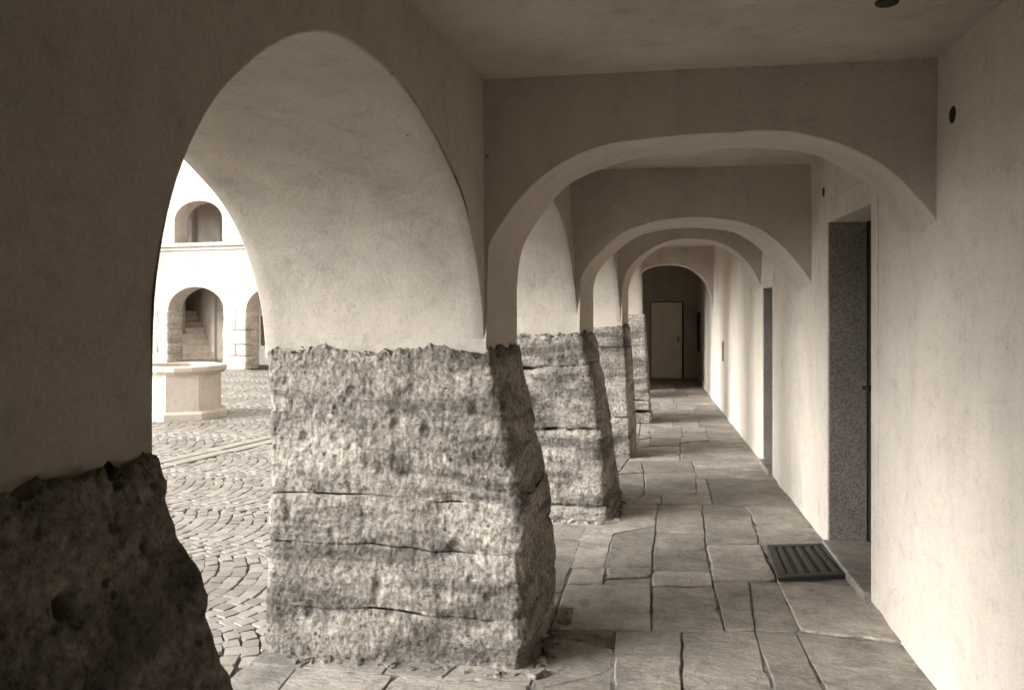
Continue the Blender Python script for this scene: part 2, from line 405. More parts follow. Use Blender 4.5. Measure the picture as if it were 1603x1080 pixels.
arcs(-5.6, -1.2, 0.4, 13.5, 1.05, 0.092, near, 3)
near = [c for c in near if c[0] < float(x_out(c[1])) + 0.05 - 0.03 and c[0] > gutter_x(c[1]) + .22]
def vis(c):
    D = -c[0] * ST + c[1] * CT; R = c[0] * CT + c[1] * ST
    if D < 2.8: return 99 + D
    px = CX + F * R / D
    return D if 235 < px < 432 else 50 + D
near.sort(key=vis)
for i, (x, y, a, sx, sy, dz) in enumerate(near[:298]):
    o = bpy.data.objects.new('cobblestone', CBM[i % 14]); COL.objects.link(o); o.parent = gnd
    o.location = (x, y, GZ + dz); o.rotation_euler = (rng.gauss(0, .016), rng.gauss(0, .016), a + (math.pi if rng.random() < .5 else 0)); o.scale = (sx, sy, 0.085)
def joined(name, items, lib, hz, mat):
    V = []; Fc = []; b = 0
    for i, (x, y, a, sx, sy, dz) in enumerate(items):
        v, f = lib[(i * 7 + int(x * 31)) % len(lib)]; c, s_ = math.cos(a), math.sin(a)
        p = v * np.array([sx, sy, hz]); q = np.stack([p[:, 0] * c - p[:, 1] * s_ + x, p[:, 0] * s_ + p[:, 1] * c + y, p[:, 2] + GZ + dz], 1)
        V.append(q); Fc += [tuple(b + k for k in t) for t in f]; b += len(q)
    return obj(name, np.concatenate(V), Fc, mat, gnd, False)
tag(joined('cobble_field', near[298:], CB, 0.085, M_COBBLE), kind='stuff')
arcs(-15, -3.9, 3.0, 20.5, 1.4, 0.115, far_, 5)
WELL = np.array([-6.45, 10.5])
FP = np.array([-10.3, 18.6]); FE = np.array([0.985, -0.17]); FE = FE / np.linalg.norm(FE); FN = np.array([-FE[1], FE[0]])   # far facade: origin, along, inward
far_ = [c for c in far_ if c[0] < gutter_x(c[1]) - .22 and np.hypot(c[0] - WELL[0], c[1] - WELL[1]) > .6 and np.dot(np.array(c[:2]) - FP, FN) < -.02]
tag(joined('far_cobble_field', far_, CBL, 0.05, M_COBBLE), kind='stuff')
sm = MB(); sm.prism([(-16.5, -2), (-1.2, -2), (-.9, 17), (-1.5, 24), (-16.5, 24)], -0.074, -0.0555); sm.build('joint_bed', M_SAND, gnd, False)
t = -8.0
while t < 9.5:
    L = rng.uniform(.7, 1.1)
    for off in (-.105, .105):
        A = GA + GD * t + GN * off; B = GA + GD * (t + L) + GN * off; hw = GN * .085
        slab([A + hw, A - hw, B - hw, B + hw], gnd, 'gutter_stone', gap=.002, th=.03, z=GZ + .008, mat=M_GUTTER, jit=.003, step=.4)
    t += L

# ------------------------------------------------------------------ rough stone block
def stone(name, c0, c1, z0, z1, mat, parent, res=0.02, amp=1.0, rad=0.03, seed=0, dents=(), topz=None, warp=0.0, joints=(), vrad=0.0):
    """c0, c1: four plan corners at the bottom and at the top (counter-clockwise); a rounded, weathered block between them"""
    c0 = np.array(c0, float); c1 = np.array(c1, float)
    hx = (np.linalg.norm(c0[1] - c0[0]) + np.linalg.norm(c1[2] - c1[3])) / 4; hy = (np.linalg.norm(c0[2] - c0[1]) + np.linalg.norm(c1[3] - c1[0])) / 4; hzz = (z1 - z0) / 2
    h = np.array([hx, hy, hzz]); n = np.maximum(3, np.ceil(2 * h / res).astype(int)); mb = MB(); rad = min(rad, hzz * .6)
    idx = {}; V = []; Fc = []
    def vid(i, j, k):
        key = (i, j, k)
        if key not in idx: idx[key] = len(V); V.append((2 * i / n[0] - 1, 2 * j / n[1] - 1, 2 * k / n[2] - 1))
        return idx[key]
    for i in range(n[0]):
        for j in range(n[1]):
            if z0 > 0.02 or True:
                Fc.append((vid(i, j, n[2]), vid(i + 1, j, n[2]), vid(i + 1, j + 1, n[2]), vid(i, j + 1, n[2])))
    for k in range(n[2]):
        for i in range(n[0]):
            Fc.append((vid(i, 0, k), vid(i + 1, 0, k), vid(i + 1, 0, k + 1), vid(i, 0, k + 1)))
            Fc.append((vid(i + 1, n[1], k), vid(i, n[1], k), vid(i, n[1], k + 1), vid(i + 1, n[1], k + 1)))
        for j in range(n[1]):
            Fc.append((vid(n[0], j, k), vid(n[0], j + 1, k), vid(n[0], j + 1, k + 1), vid(n[0], j, k + 1)))
            Fc.append((vid(0, j + 1, k), vid(0, j, k), vid(0, j, k + 1), vid(0, j + 1, k + 1)))
    P = np.array(V) * h; rv = np.array([max(rad, vrad), max(rad, vrad), rad]); q = np.clip(P, -(h - rv), h - rv); dd = (P - q) / rv; L = np.linalg.norm(dd, axis=1, keepdims=True); nn = dd / np.maximum(L, 1e-9)
    P = q + nn * rv; u = (P / h + 1) / 2
    a, b, t = u[:, 0:1], u[:, 1:2], u[:, 2:3]
    B0 = (1 - a) * (1 - b) * c0[0] + a * (1 - b) * c0[1] + a * b * c0[2] + (1 - a) * b * c0[3]
    B1 = (1 - a) * (1 - b) * c1[0] + a * (1 - b) * c1[1] + a * b * c1[2] + (1 - a) * b * c1[3]
    xy = B0 * (1 - t) + B1 * t; W = np.concatenate([xy, z0 + (z1 - z0) * t], 1)
    e1 = (c0[1] - c0[0]) / np.linalg.norm(c0[1] - c0[0]); e2 = (c0[3] - c0[0]) / np.linalg.norm(c0[3] - c0[0])
    N = np.concatenate([nn[:, 0:1] * e1 + nn[:, 1:2] * e2, nn[:, 2:3]], 1); N /= np.linalg.norm(N, axis=1, keepdims=True)
    lowf = np.clip((topz - W[:, 2]) / .22, .15, 1) if topz else 1.0
    dsp = lowf * 0.026 * fbm(W, .42, 2, 500) + 0.006 * fbm(W, .12, 3, 509) + 0.0036 * fbm(W * np.array([1.3, 1.3, .8]), .04, 4, 520, .75) - .005 * np.abs(vn(W, .020, 533)) - .012 * np.clip(vn(W, .03, 540) - .45, 0, 1)
    pit = np.clip(vn(W, .07, seed + 31) - .35, 0, 1); dsp = dsp - .04 * pit - .03 * np.clip(vn(W * np.array([1, 1, 2.5]), .16, seed + 40) - .5, 0, 1)
    edge = (L[:, 0] > 0) & ((np.abs(nn) > .3).sum(1) > 1); dsp = dsp - edge * .012 * np.clip(fbm(W, .14, 3, seed + 50), 0, 1)
    dsp = dsp * amp
    if joints:
        xj = W * np.array([1, 1, 0.0])
        for q_, zj in enumerate(joints):
            nz = fbm(xj, .16, 4, 600 + q_ * 5); wj = np.clip(.016 + .024 * nz, .006, .045); dsp = dsp - np.clip(.002 + .020 * nz, 0, .018) * np.exp(-((W[:, 2] - zj) / wj) ** 2)
    for (dx, dy, dzz, r_, dep) in dents:
        g = np.exp(-(((W - np.array([dx, dy, dzz])) * np.array([.3, 1, .8])) ** 2).sum(1) / r_ ** 2); dsp = dsp - dep * g
    W = W + N * dsp[:, None]
    if topz: W[:, 2] += .024 * fbm(W * np.array([1, 1, 0]), .07, 4, 810, .65) * np.clip((W[:, 2] - topz + .09) / .09, 0, 1)
    if warp: W[:, 2] += warp * fbm(W * np.array([1, 1, 0]), .35, 3, 707) * np.clip(W[:, 2] / .12, 0, 1) * np.clip((topz - W[:, 2]) / .1, 0.2, 1)
    W[:, 2] = np.maximum(W[:, 2], -0.03)
    return obj(name, W, Fc, mat, parent, True)

PN = [None,
      'nearest pillar in deep shade at left, with dark holes in its rough base',
      'big rough pillar in mid view with broad weathered face and dark damp bands',
      'second pillar beyond the big weathered one, made of rough stacked stone courses',
      'slim pillar of squared stone blocks with clean straight edge, beyond the rough stacked one',
      'farthest visible pillar, resting on small broken rubble beside the far floor']
def pier(i, bulge_in, bulge_fr, levels, res, amp, seed, label, dents=(), top=TOP, proud=.030, rub=False):
    a, b = PIERS[i]; e = empty('pillar', (float(x_in(a, 1.3)), (a + b) / 2, 0)); tag(e, label, 'pillar', 'stone pillars of the arcade'); off = np.array([e.location.x, e.location.y])
    bz = [p[0] for p in bulge_in]; bi = [p[1] for p in bulge_in]; fz = [p[0] for p in bulge_fr]; ff = [p[1] for p in bulge_fr]
    def cor(z, j=0.0):
        gi = float(np.interp(z, bz, bi)) + j; gf = float(np.interp(z, fz, ff)) + j; xi0 = float(np.interp(a, [p[0] for p in XL], [p[1] for p in XL])); xi1 = float(np.interp(b, [p[0] for p in XL], [p[1] for p in XL])); xo = float(x_out(a)); xo1 = float(x_out(b))
        pr = proud
        return [(xo + .012 + gf * .55, a - pr - gf), (xi0 + pr + gi, a - pr - gf), (xi1 + pr + gi, b + pr + gf * .6), (xo1 - .01, b + pr + gf * .6)]
    core = MB()
    c = np.array(cor(top)); m = c.mean(0); c = m + (c - m) * .6; core.prism([tuple(p) for p in c], -.02, top - .03)
    o = core.build('core', M_STONE, e, False); o.location = (-off[0], -off[1], 0)
    zs = levels
    for k, (z0, z1) in enumerate(zip(zs, zs[1:])):
        j = (0.003 * (-1) ** k) if len(zs) > 2 else 0
        c0, c1 = cor(z0, j), cor(z1, j)
        if rub and k < 3:
            mx0 = [tuple((np.array(p) + np.array(q)) / 2) for p, q in ((c0[0], c0[1]), (c0[3], c0[2]))]; mx1 = [tuple((np.array(p) + np.array(q)) / 2) for p, q in ((c1[0], c1[1]), (c1[3], c1[2]))]
            for h0, h1 in (((c0[0], mx0[0], mx0[1], c0[3]), (c1[0], mx1[0], mx1[1], c1[3])), ((mx0[0], c0[1], c0[2], mx0[1]), (mx1[0], c1[1], c1[2], mx1[1]))):
                o = stone('stone', h0, h1, z0, z1, M_STONE, e, res, amp * 1.4, .05, seed + k * 7 + int(h0[0][0] * 50)); o.location = (-off[0], -off[1], 0)
            continue
        o = stone('stone', c0, c1, z0 - (.004 if k else 0), z1 + (.004 if k < len(zs) - 2 else 0), M_STONE, e, res, amp, .006, seed + k * 13, dents, top, .022 if amp > .6 else .006, zs[1:-1], (.045 if amp > .6 else .02))
        o.location = (-off[0], -off[1], 0)
    return e
pier(1, [(0, .36), (.85, .18), (1.05, .10), (1.24, 0.012)], [(0, .16), (.85, .05), (1.24, 0)], [-.02, 1.262], .008, .62, 21, PN[1],
     dents=[(-0.744, 0.967, 1.097, 0.0105, 0.053), (-0.748, 0.976, 1.107, 0.0074, 0.038), (-0.746, 1.134, 1.127, 0.0068, 0.030), (-0.737, 1.146, 1.11, 0.0062, 0.030), (-0.71, 1.052, 1.035, 0.0093, 0.045), (-0.724, 1.046, 1.065, 0.0056, 0.026), (-0.732, 1.036, 1.081, 0.0056, 0.022), (-0.708, 1.038, 1.028, 0.0062, 0.030), (-0.803, 1.077, 1.244, 0.0062, 0.022), (-0.799, 1.124, 1.239, 0.0062, 0.030), (-0.787, 1.196, 1.224, 0.0056, 0.022), (-0.794, 0.952, 1.202, 0.0062, 0.015), (-0.708, 1.178, 1.052, 0.0074, 0.022), (-0.735, 0.914, 1.069, 0.0074, 0.022)], top=1.262, proud=.008)
pier(2, [(0, .15), (.2, .165), (.66, .14), (1.0, .06), (1.31, 0)], [(0, .12), (.66, .04), (1.31, 0)], [-.02, .19, .455, .665, 1.31], .0065, .75, 40, PN[2])
pier(3, [(0, .19), (.6, .15), (1.0, .06), (1.31, 0)], [(0, .13), (.6, .05), (1.31, 0)], [-.02, .10, .63, 1.07, 1.31], .02, .9, 61, PN[3])
pier(4, [(0, .07), (1.31, 0)], [(0, .05), (1.31, 0)], [-.02, .40, .76, 1.1, 1.31], .03, .45, 83, PN[4])
pier(5, [(0, .10), (.5, .04), (1.4, 0)], [(0, .06), (1.4, 0)], [-.02, .15, .30, .40, 1.40], .035, .6, 95, PN[5], top=1.40, rub=True)

rb = MB()
def chunk(x, y, r, z=0.0):
    cv, cf = CB[rng.randrange(14)]; a_ = rng.uniform(0, 6.3); sx_, sy_, sz_ = r * rng.uniform(.7, 1.5), r * rng.uniform(.6, 1.1), r * rng.uniform(.5, 1.0); b_ = len(rb.v); tl = rng.uniform(-.35, .35)
    for p in cv:
        X_, Y_, Z_ = p[0] * sx_, p[1] * sy_, (p[2] + .45) * sz_; Z_ += tl * X_
        rb.v.append((x + X_ * math.cos(a_) - Y_ * math.sin(a_), y + X_ * math.sin(a_) + Y_ * math.cos(a_), z + Z_))
    rb.f += [tuple(b_ + q for q in t) for t in cf]
for k in range(34):                                           # broken stone and mortar crumbs along the foot of the pillars
    t = rng.random(); chunk(-1.50 + 1.15 * t + rng.gauss(0, .01), 3.235 - abs(rng.gauss(0, .025)), rng.choice((.012, .015, .02, .03)))
for k in range(40):
    t = rng.random(); chunk(-.43 + .05 * t + abs(rng.gauss(0, .02)), 3.22 + .75 * t, rng.choice((.012, .02, .03, .05)))
for k in range(60):
    t = rng.random(); chunk(-1.1 + .85 * t, 5.60 - abs(rng.gauss(0, .03)), rng.choice((.015, .02, .035)))
for k in range(30):
    t = rng.random(); chunk(-.20 + .04 * t + abs(rng.gauss(0, .02)), 5.62 + .7 * t, rng.choice((.015, .02, .03)))
for k in range(40):
    t = rng.random(); chunk(1.15 - abs(rng.gauss(0, .012)), rng.uniform(2.5, 9), rng.choice((.006, .009, .014)))
for k in range(110):                                          # crumbs of render along the top ledge of the two big pillars
    t = rng.random(); chunk(-1.66 + 1.0 * t, 3.397 + rng.gauss(0, .006), rng.choice((.006, .009, .013, .018)), 1.296 + rng.gauss(0, .008))
for k in range(30): t = rng.random(); chunk(-.655 + .055 * t + rng.gauss(0, .005), 3.41 + .48 * t, rng.choice((.006, .009, .014)), 1.296 + rng.gauss(0, .008))
for k in range(60): t = rng.random(); chunk(-1.40 + .97 * t, 5.772 + rng.gauss(0, .008), rng.choice((.008, .012, .018)), 1.298 + rng.gauss(0, .008))
tag(rb.build('rubble', M_STONE, None, False), kind='stuff')

pier(6, [(0, .02), (1.31, 0)], [(0, .02), (1.31, 0)], [-.02, .6, 1.31], .06, .5, 105, 'pillar hidden behind the others at the far end of the arcade')
# ------------------------------------------------------------------ arcade wall with the side arches
aw = empty('arcade_wall', (-1.2, 7, 0)); tag(aw, 'plastered arcade wall with round side arches, standing on the rough stone pillars', 'wall')
AWO = -np.array(aw.location)
UP = 5.2
def wall_face(mb, Ys, Zb, ztop, xf, flip, nz, seed):
    Ys = np.array(Ys); T = np.linspace(0, 1, nz)[None, :] ** 1.15; Z = Zb[:, None] * (1 - T) + ztop * T; Y = np.repeat(Ys[:, None], nz, 1)
    P = np.stack([xf(Y, Z), Y, Z], 2); P[..., 0] += .006 * fbm(P, .5, 3, seed) * (1 if not flip else 1)
    mb.grid(P + AWO, flip)
def plaster_bottom(Y, base): 
    P = np.stack([np.zeros_like(Y), Y, np.zeros_like(Y)], 1); return base + (.030 if base < 1.25 else .020) * fbm(P, .10, 5, 5, .7)
for i, (a, b) in enumerate(BAYS):
    n = 90 if i == 1 else 56; r = .007
    c = bay_curve(i, n); nr = normals2(c)
    P3 = np.stack([np.zeros(n), c[:, 0], c[:, 1]], 1)
    c = c + nr * (.006 * fbm(P3, .3, 2, 70))[:, None]
    cw = c + nr * r                                                   # rounded arris
    cw[:, 0] = np.maximum.accumulate(cw[:, 0])
    mb = MB()
    pa = (PIERS[i][0] + PIERS[i][1]) / 2; pb = (PIERS[i + 1][0] + PIERS[i + 1][1]) / 2
    if i == 0: pa = -4.0
    if i == len(BAYS) - 1: pb = 17.0
    bb = 0; ba = 1.235 if i in (1,) else (1.39 if i == 5 else 1.30); bb = 1.235 if i == 0 else (1.39 if i == 4 else 1.30)
    ia = int(np.argmax(cw[:, 1])); keep = [0]
    for q_ in range(1, ia):
        if cw[q_, 0] - cw[keep[-1], 0] > .0025: keep.append(q_)
    kr = [n - 1]
    for q_ in range(n - 2, ia, -1):
        if cw[kr[-1], 0] - cw[q_, 0] > .0025 and cw[q_, 0] - cw[keep[-1], 0] > .0025: kr.append(q_)
    cwf = cw[keep + kr[::-1]]
    la = np.linspace(pa, cw[0, 0], max(14, int((cw[0, 0] - pa) / .014)))[:-1]; lb = np.linspace(cw[-1, 0], pb, max(14, int((pb - cw[-1, 0]) / .03)))[1:]
    if i == 0: zl = np.zeros_like(la) - .05
    else: zl = plaster_bottom(la, ba)
    Ys = np.concatenate([la, cwf[:, 0], lb]); Zb = np.concatenate([zl, np.clip(cwf[:, 1], None, CEIL), plaster_bottom(lb, bb) if i < len(BAYS) - 1 else np.zeros_like(lb) - .05])
    wall_face(mb, Ys, Zb, 2.62, x_in, True, 14, 80)
    wall_face(mb, Ys, Zb, UP, lambda Y, Z: x_out(Y), False, 18, 81)
    # soffit, with the arris rounded at both sides
    ks = 16; S = []
    for t in [0, .3, .65] : S.append(('in', t))
    prof = [(0.0, r), (r * .3, r * .3), (r, 0.0)]
    cols = []
    for dx, up in prof: cols.append((1, dx, up))
    for t in np.linspace(.06, .94, ks): cols.append((0, t, 0))
    for dx, up in prof[::-1]: cols.append((-1, dx, up))
    G = np.zeros((n, len(cols), 3))
    for k, (kind, t, up) in enumerate(cols):
        cc = c + nr * up; xi = x_in(cc[:, 0], cc[:, 1]); xo = x_out(cc[:, 0])
        X = xi - t if kind == 1 else (xo + t if kind == -1 else xi * (1 - t) + xo * t)
        G[:, k] = np.stack([X, cc[:, 0], cc[:, 1]], 1)
        if kind == 0:
            d_ = .010 * fbm(G[:, k], .45, 4, 90) * min(1, 4 * min(t, 1 - t)); G[:, k, 1] += nr[:, 0] * d_; G[:, k, 2] += nr[:, 1] * d_
    mb.grid(G + AWO, False)
    mb.build('side_arch', M_PLASTER, aw)
um = MB(); um.box(-1.62, 6.0, -6, 19.0, 2.64, UP - .01); o = um.build('unseen_storey_block', M_PLASTER, aw, False); o.location = tuple(AWO)  # unseen block added over the arcade to keep skylight out
rm = MB(); rm.prism([(-2.6, -6.4), (6.4, -6.4), (6.4, 19.4), (-1.6, 19.4)], UP, UP + .25); o = rm.build('roof', M_ROOF, aw, False); o.location = tuple(AWO)

# ceiling
xs = np.linspace(-1.15, 1.4, 40); ys = np.linspace(-4, 17, 160); Yg, Xg = np.meshgrid(ys, xs, indexing='ij'); Pg = np.stack([Xg, Yg, np.full_like(Xg, CEIL)], 2); Pg[..., 2] += .008 * fbm(Pg, .7, 3, 33)
cm = MB(); cm.grid(Pg, False); ceil_ = tag(cm.build('ceiling', M_CEIL), kind='structure')

# ------------------------------------------------------------------ transverse arches
TR = [
    (3.408, .5, [(-.66, 1.285), (-.658, 1.5), (-.655, 1.74), (-.582, 1.876), (-.47, 2.012), (-.332, 2.118), (-.169, 2.181), (-.008, 2.205), (.255, 2.218), (.561, 2.218), (.736, 2.178), (.884, 2.116), (1.005, 2.028), (1.095, 1.93), (1.145, 1.872), (1.163, 1.842), (1.172, 1.80), (1.185, 1.74)],
     [(-.605, 1.285), (-.604, 1.45), (-.602, 1.63), (-.571, 1.803), (-.475, 1.959), (-.349, 2.098), (-.163, 2.18), (.021, 2.222), (.292, 2.247), (.586, 2.247), (.787, 2.214), (.901, 2.157), (1.013, 2.086), (1.083, 2.01), (1.130, 1.93), (1.160, 1.87), (1.172, 1.82), (1.185, 1.74)],
     'nearest low plaster arch spanning the corridor, with wide pale underside'),
    (5.785, .5, [(-.432, 1.285), (-.431, 1.5), (-.43, 1.643), (-.401, 1.759), (-.286, 1.896), (-.127, 2.032), (.032, 2.098), (.211, 2.131), (.388, 2.137), (.651, 2.106), (.824, 2.04), (.974, 1.918), (1.081, 1.792), (1.140, 1.71), (1.162, 1.668), (1.172, 1.63), (1.185, 1.58)],
     [(-.367, 1.285), (-.366, 1.5), (-.365, 1.655), (-.311, 1.805), (-.162, 1.954), (-.015, 2.051), (.18, 2.098), (.422, 2.109), (.66, 2.081), (.802, 2.015), (.942, 1.892), (1.06, 1.75), (1.135, 1.67), (1.160, 1.63), (1.172, 1.60), (1.185, 1.56)],
     'second low plaster arch across the corridor, between the first doorway and the narrow doorway'),
    (8.09, .43, [(-.183, 1.285), (-.182, 1.5), (-.18, 1.70), (-.114, 1.891), (.044, 2.049), (.232, 2.142), (.357, 2.172), (.543, 2.176), (.727, 2.149), (.91, 2.058), (1.062, 1.894), (1.145, 1.735), (1.162, 1.70), (1.172, 1.66), (1.185, 1.6)],
     [(-.13, 1.285), (-.128, 1.5), (-.125, 1.70), (-.06, 1.88), (.08, 2.04), (.25, 2.14), (.38, 2.17), (.56, 2.175), (.74, 2.15), (.92, 2.06), (1.07, 1.894), (1.148, 1.74), (1.162, 1.70), (1.172, 1.66), (1.185, 1.6)],
     'third low plaster arch across the corridor, just beyond the narrow doorway'),
    (13.30, .45, [(-.10, 1.285), (-.098, 1.5), (-.095, 1.75), (-.04, 1.97), (.06, 2.12), (.279, 2.191), (.587, 2.199), (.842, 2.113), (1.044, 1.925), (1.125, 1.718), (1.158, 1.6), (1.168, 1.5), (1.176, 1.35)],
     [(-.09, 1.285), (-.088, 1.5), (-.085, 1.75), (-.03, 1.97), (.07, 2.12), (.279, 2.191), (.587, 2.199), (.842, 2.113), (1.044, 1.925), (1.125, 1.718), (1.158, 1.6), (1.168, 1.5), (1.176, 1.35)],
     'farthest low plaster arch, framing the dark end of the corridor')]
for Yf, th, fr, bk, lab in TR:
    n = 80; a = resample(fr, n); b = resample(bk, n); na, nb = normals2(a), normals2(b); r = .005
    a = a + na * (.005 * fbm(np.stack([a[:, 0], a[:, 1], a[:, 1] * 0 + Yf], 1), .25, 2, 7))[:, None]
    mb = MB(); off = np.array([0.25, Yf + th / 2, 0])
    for c, nr, Y, flip in ((a, na, Yf, False), (b, nb, Yf + th, True)):
        cw = c + nr * r; cw[:, 0] = np.maximum.accumulate(cw[:, 0]); T = np.linspace(0, 1, 12)[None, :]; keep = [0]
        for q_ in range(1, n):
            if cw[q_, 0] - cw[keep[-1], 0] > .005: keep.append(q_)
        cw = cw[keep]
        X0 = np.concatenate([[cw[0, 0] - .14, cw[0, 0] - .07], cw[:, 0]]); Z0 = np.concatenate([[1.285, 1.285], cw[:, 1]])
        Z = Z0[:, None] * (1 - T) + 2.56 * T; X = np.repeat(X0[:, None], 12, 1); P = np.stack([X, np.full_like(X, Y), Z], 2)
        P[..., 1] += .004 * fbm(P, .4, 3, 17) * np.clip((X - X0[0] - .1) / .15, 0, 1); mb.grid(P - off, flip)
    prof = [(0, r), (r * .3, r * .3), (r, 0)]; cols = [(1, *p) for p in prof] + [(0, t, 0) for t in np.linspace(.08, .92, 9)] + [(-1, *p) for p in prof[::-1]]
    G = np.zeros((n, len(cols), 3))
    for k, (kind, t, up) in enumerate(cols):
        if kind == 1: c = a + na * up; Y = Yf + t
        elif kind == -1: c = b + nb * up; Y = Yf + th - t
        else: c = a * (1 - t) + b * t; Y = Yf + th * t
        G[:, k] = np.stack([c[:, 0], np.full(n, Y), c[:, 1]], 1)
        if kind == 0:
            d_ = .006 * fbm(G[:, k], .3, 3, 19) * min(1, 4 * min(t, 1 - t)); G[:, k, 0] += na[:, 0] * d_; G[:, k, 2] += na[:, 1] * d_
    nf = len(mb.f); mb.grid(G - off, True)
    o = mb.build('transverse_arch', [M_PLASTER, M_SOFFIT])
    o.data.polygons.foreach_set('material_index', [0] * nf + [1] * (len(mb.f) - nf)); o.location = tuple(off); tag(o, lab, 'arch', 'low arches spanning the corridor')

# ------------------------------------------------------------------ rear wall with its doorways
rw = empty('rear_wall', (WALL_X, 7, 0)); tag(rw, 'long pale plaster wall along the right of the corridor with two recessed doorways', 'wall'); RWO = -np.array(rw.location)
D1 = (4.315, 5.27, -.05, 2.034); D2 = (7.40, 7.97, -.05, 1.685)
def lines(lo, hi, cuts, step):
    s_ = sorted(set([lo, hi] + list(cuts))); out = []
    for p, q in zip(s_, s_[1:]): out += list(np.linspace(p, q, max(2, int((q - p) / step) + 1))[:-1])
    return np.array(out + [hi])
yl = lines(-4, 17, [D1[0], D1[1], D2[0], D2[1]], .07); zl = lines(-.05, 2.62, [D1[3], D2[3]], .08)
Yg, Zg = np.meshgrid(yl, zl, indexing='ij'); Pw = np.stack([np.full_like(Yg, WALL_X), Yg, Zg], 2)
edge = np.ones_like(Yg)
for d_ in (D1, D2): edge *= np.clip(np.maximum(np.maximum(d_[0] - Yg, Yg - d_[1]), Zg - d_[3]) / .16 - 1.1, 0, 1)
Pw[..., 0] += edge * (.006 * fbm(Pw, .9, 3, 44) + .002 * fbm(Pw, .2, 2, 45)) 
Pw[..., 0] -= .02 * np.clip(1 - Zg / .10, 0, 1) ** 2 * edge * (.6 + .6 * vn(Pw, .3, 3))
V = (Pw + RWO).reshape(-1, 3); Fc = []
for i in range(len(yl) - 1):
    for j in range(len(zl) - 1):
        ym, zm = (yl[i] + yl[i + 1]) / 2, (zl[j] + zl[j + 1]) / 2
        if any(d_[0] < ym < d_[1] and zm < d_[3] for d_ in (D1, D2)): continue
        Fc.append((i * len(zl) + j, i * len(zl) + j + 1, (i + 1) * len(zl) + j + 1, (i + 1) * len(zl) + j))
obj('plaster', V, Fc, M_PLASTER_R, rw)
def doorway(d_, depth, jw, lint, label):
    y0, y1, _, zt = d_; x0 = WALL_X
    fr = empty('door_frame'); fr.parent = rw; fr.location = tuple(RWO + np.array([x0, (y0 + y1) / 2, 0]));
    fr['label'] = label; fo = np.array([x0, (y0 + y1) / 2, 0])
    def part(nm, x_0, x_1, ya, yb, za, zb, mat, bv=.006):
        m = MB(); m.box(x_0 - fo[0], x_1 - fo[0], ya - fo[1], yb - fo[1], za, zb); return bevel(m.build(nm, mat, fr, False), bv)
    pr = .006
    part('jamb', x0 - pr, x0 + .06, y0 - jw, y0 - .001, 0, zt - .002, M_FRAME); part('jamb', x0 - pr, x0 + .06, y1 + .001, y1 + jw * 1.5, 0, zt - .002, M_FRAME)
    part('lintel', x0 - pr - .002, x0 + .06, y0 - jw, y1 + jw * 1.5, zt + .001, zt + lint, M_FRAME)
    part('reveal', x0 + .003, x0 + depth, y1 - .004, y1 + .30, 0, zt + .2, M_GRANITE, .003)      # far side of the recess
    part('reveal', x0 + .003, x0 + depth, y0 - .30, y0 + .004, 0, zt + .2, M_GRANITE, .003)
    part('soffit', x0 + .003, x0 + depth, y0 + .005, y1 - .005, zt - .003, zt + .2, M_FRAME, .003)
    part('threshold', x0 - .045, x0 + depth + .3, y0 + .005, y1 - .005, -.04, .045, M_SLAB, .01)
    return part
def leaf(d_, depth):
    y0, y1, _, zt = d_; m = MB(); m.box(0, .05, -(y1 - y0) / 2 - .05, (y1 - y0) / 2 + .05, .05, zt + .1)
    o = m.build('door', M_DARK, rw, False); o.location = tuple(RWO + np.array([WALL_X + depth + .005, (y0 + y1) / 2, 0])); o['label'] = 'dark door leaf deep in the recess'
    pm = MB()
    for k in range(3):
        h = (zt - .2) / 3; pm.box(-.012, .002, -(y1 - y0) / 2 + .1, (y1 - y0) / 2 - .1, .12 + k * h, .12 + k * h + h - .1)
    bevel(pm.build('panel', M_DARK, o, False), .005)
    hm = MB(); hm.box(-.06, -.045, (y1 - y0) / 2 - .24, (y1 - y0) / 2 - .10, 1.0, 1.02); hm.box(-.05, 0, (y1 - y0) / 2 - .12, (y1 - y0) / 2 - .10, 1.0, 1.02); hm.build('handle', M_BLACK, o, False)
doorway(D1, .228, .12, .135, 'wide doorway frame with speckled stone reveal'); leaf(D1, .228)
doorway(D2, .30, .07, .12, 'low narrow doorway frame'); leaf(D2, .30)
m = MB()
for x_0, x_1, z_0, z_1 in ((-2.9, -1.75, -.05, 2.62), (-.25, .3, -.05, 2.62), (-1.75, -.25, 2.15, 2.62)): m.box(x_0, x_1, -11.2, -11, z_0, z_1)   # unseen wall added behind the camera, its opening sized for the light
m.build('unseen_return_wall', M_CEIL, rw, False)
hb = MB(); hb.box(.31, .8, 3, 9, -.05, 2.6); o = hb.build('back_mass', M_PLASTER_R, rw, False); o.location = (.12, -7, 0)

# small fittings
def disc(name, loc, axis, r, th, label, cat):
    n = 28; v = []; f = []
    prof = [(r, 0), (r, th * .5), (r * .9, th * .8), (r * .6, th), (.001, th * 1.05)]
    for rr, h in prof:
        for k in range(n):
            t = 2 * math.pi * k / n; v.append((-h, rr * math.cos(t), rr * math.sin(t)) if axis == 'x' else (rr * math.cos(t), rr * math.sin(t), -h))
    for p in range(len(prof) - 1):
        for k in range(n): j = (k + 1) % n; f.append((p * n + k, p * n + j, (p + 1) * n + j, (p + 1) * n + k))
    o = obj(name, v, f, M_BLACK); o.location = loc; return tag(o, label, cat)
disc('wall_fitting', (WALL_X + .004, 3.243, 2.226), 'x', .034, .010, 'small round black fitting high on the right wall beside the nearest cross arch', 'fitting')
disc('wall_fitting', (WALL_X + .004, 5.407, 2.242), 'x', .032, .010, 'small round black fitting high on the right wall above the wide doorway', 'fitting')
disc('ceiling_fitting', (.79, 2.755, 2.492), 'z', .036, .012, 'round black fitting on the ceiling at the top edge of the view', 'fitting')
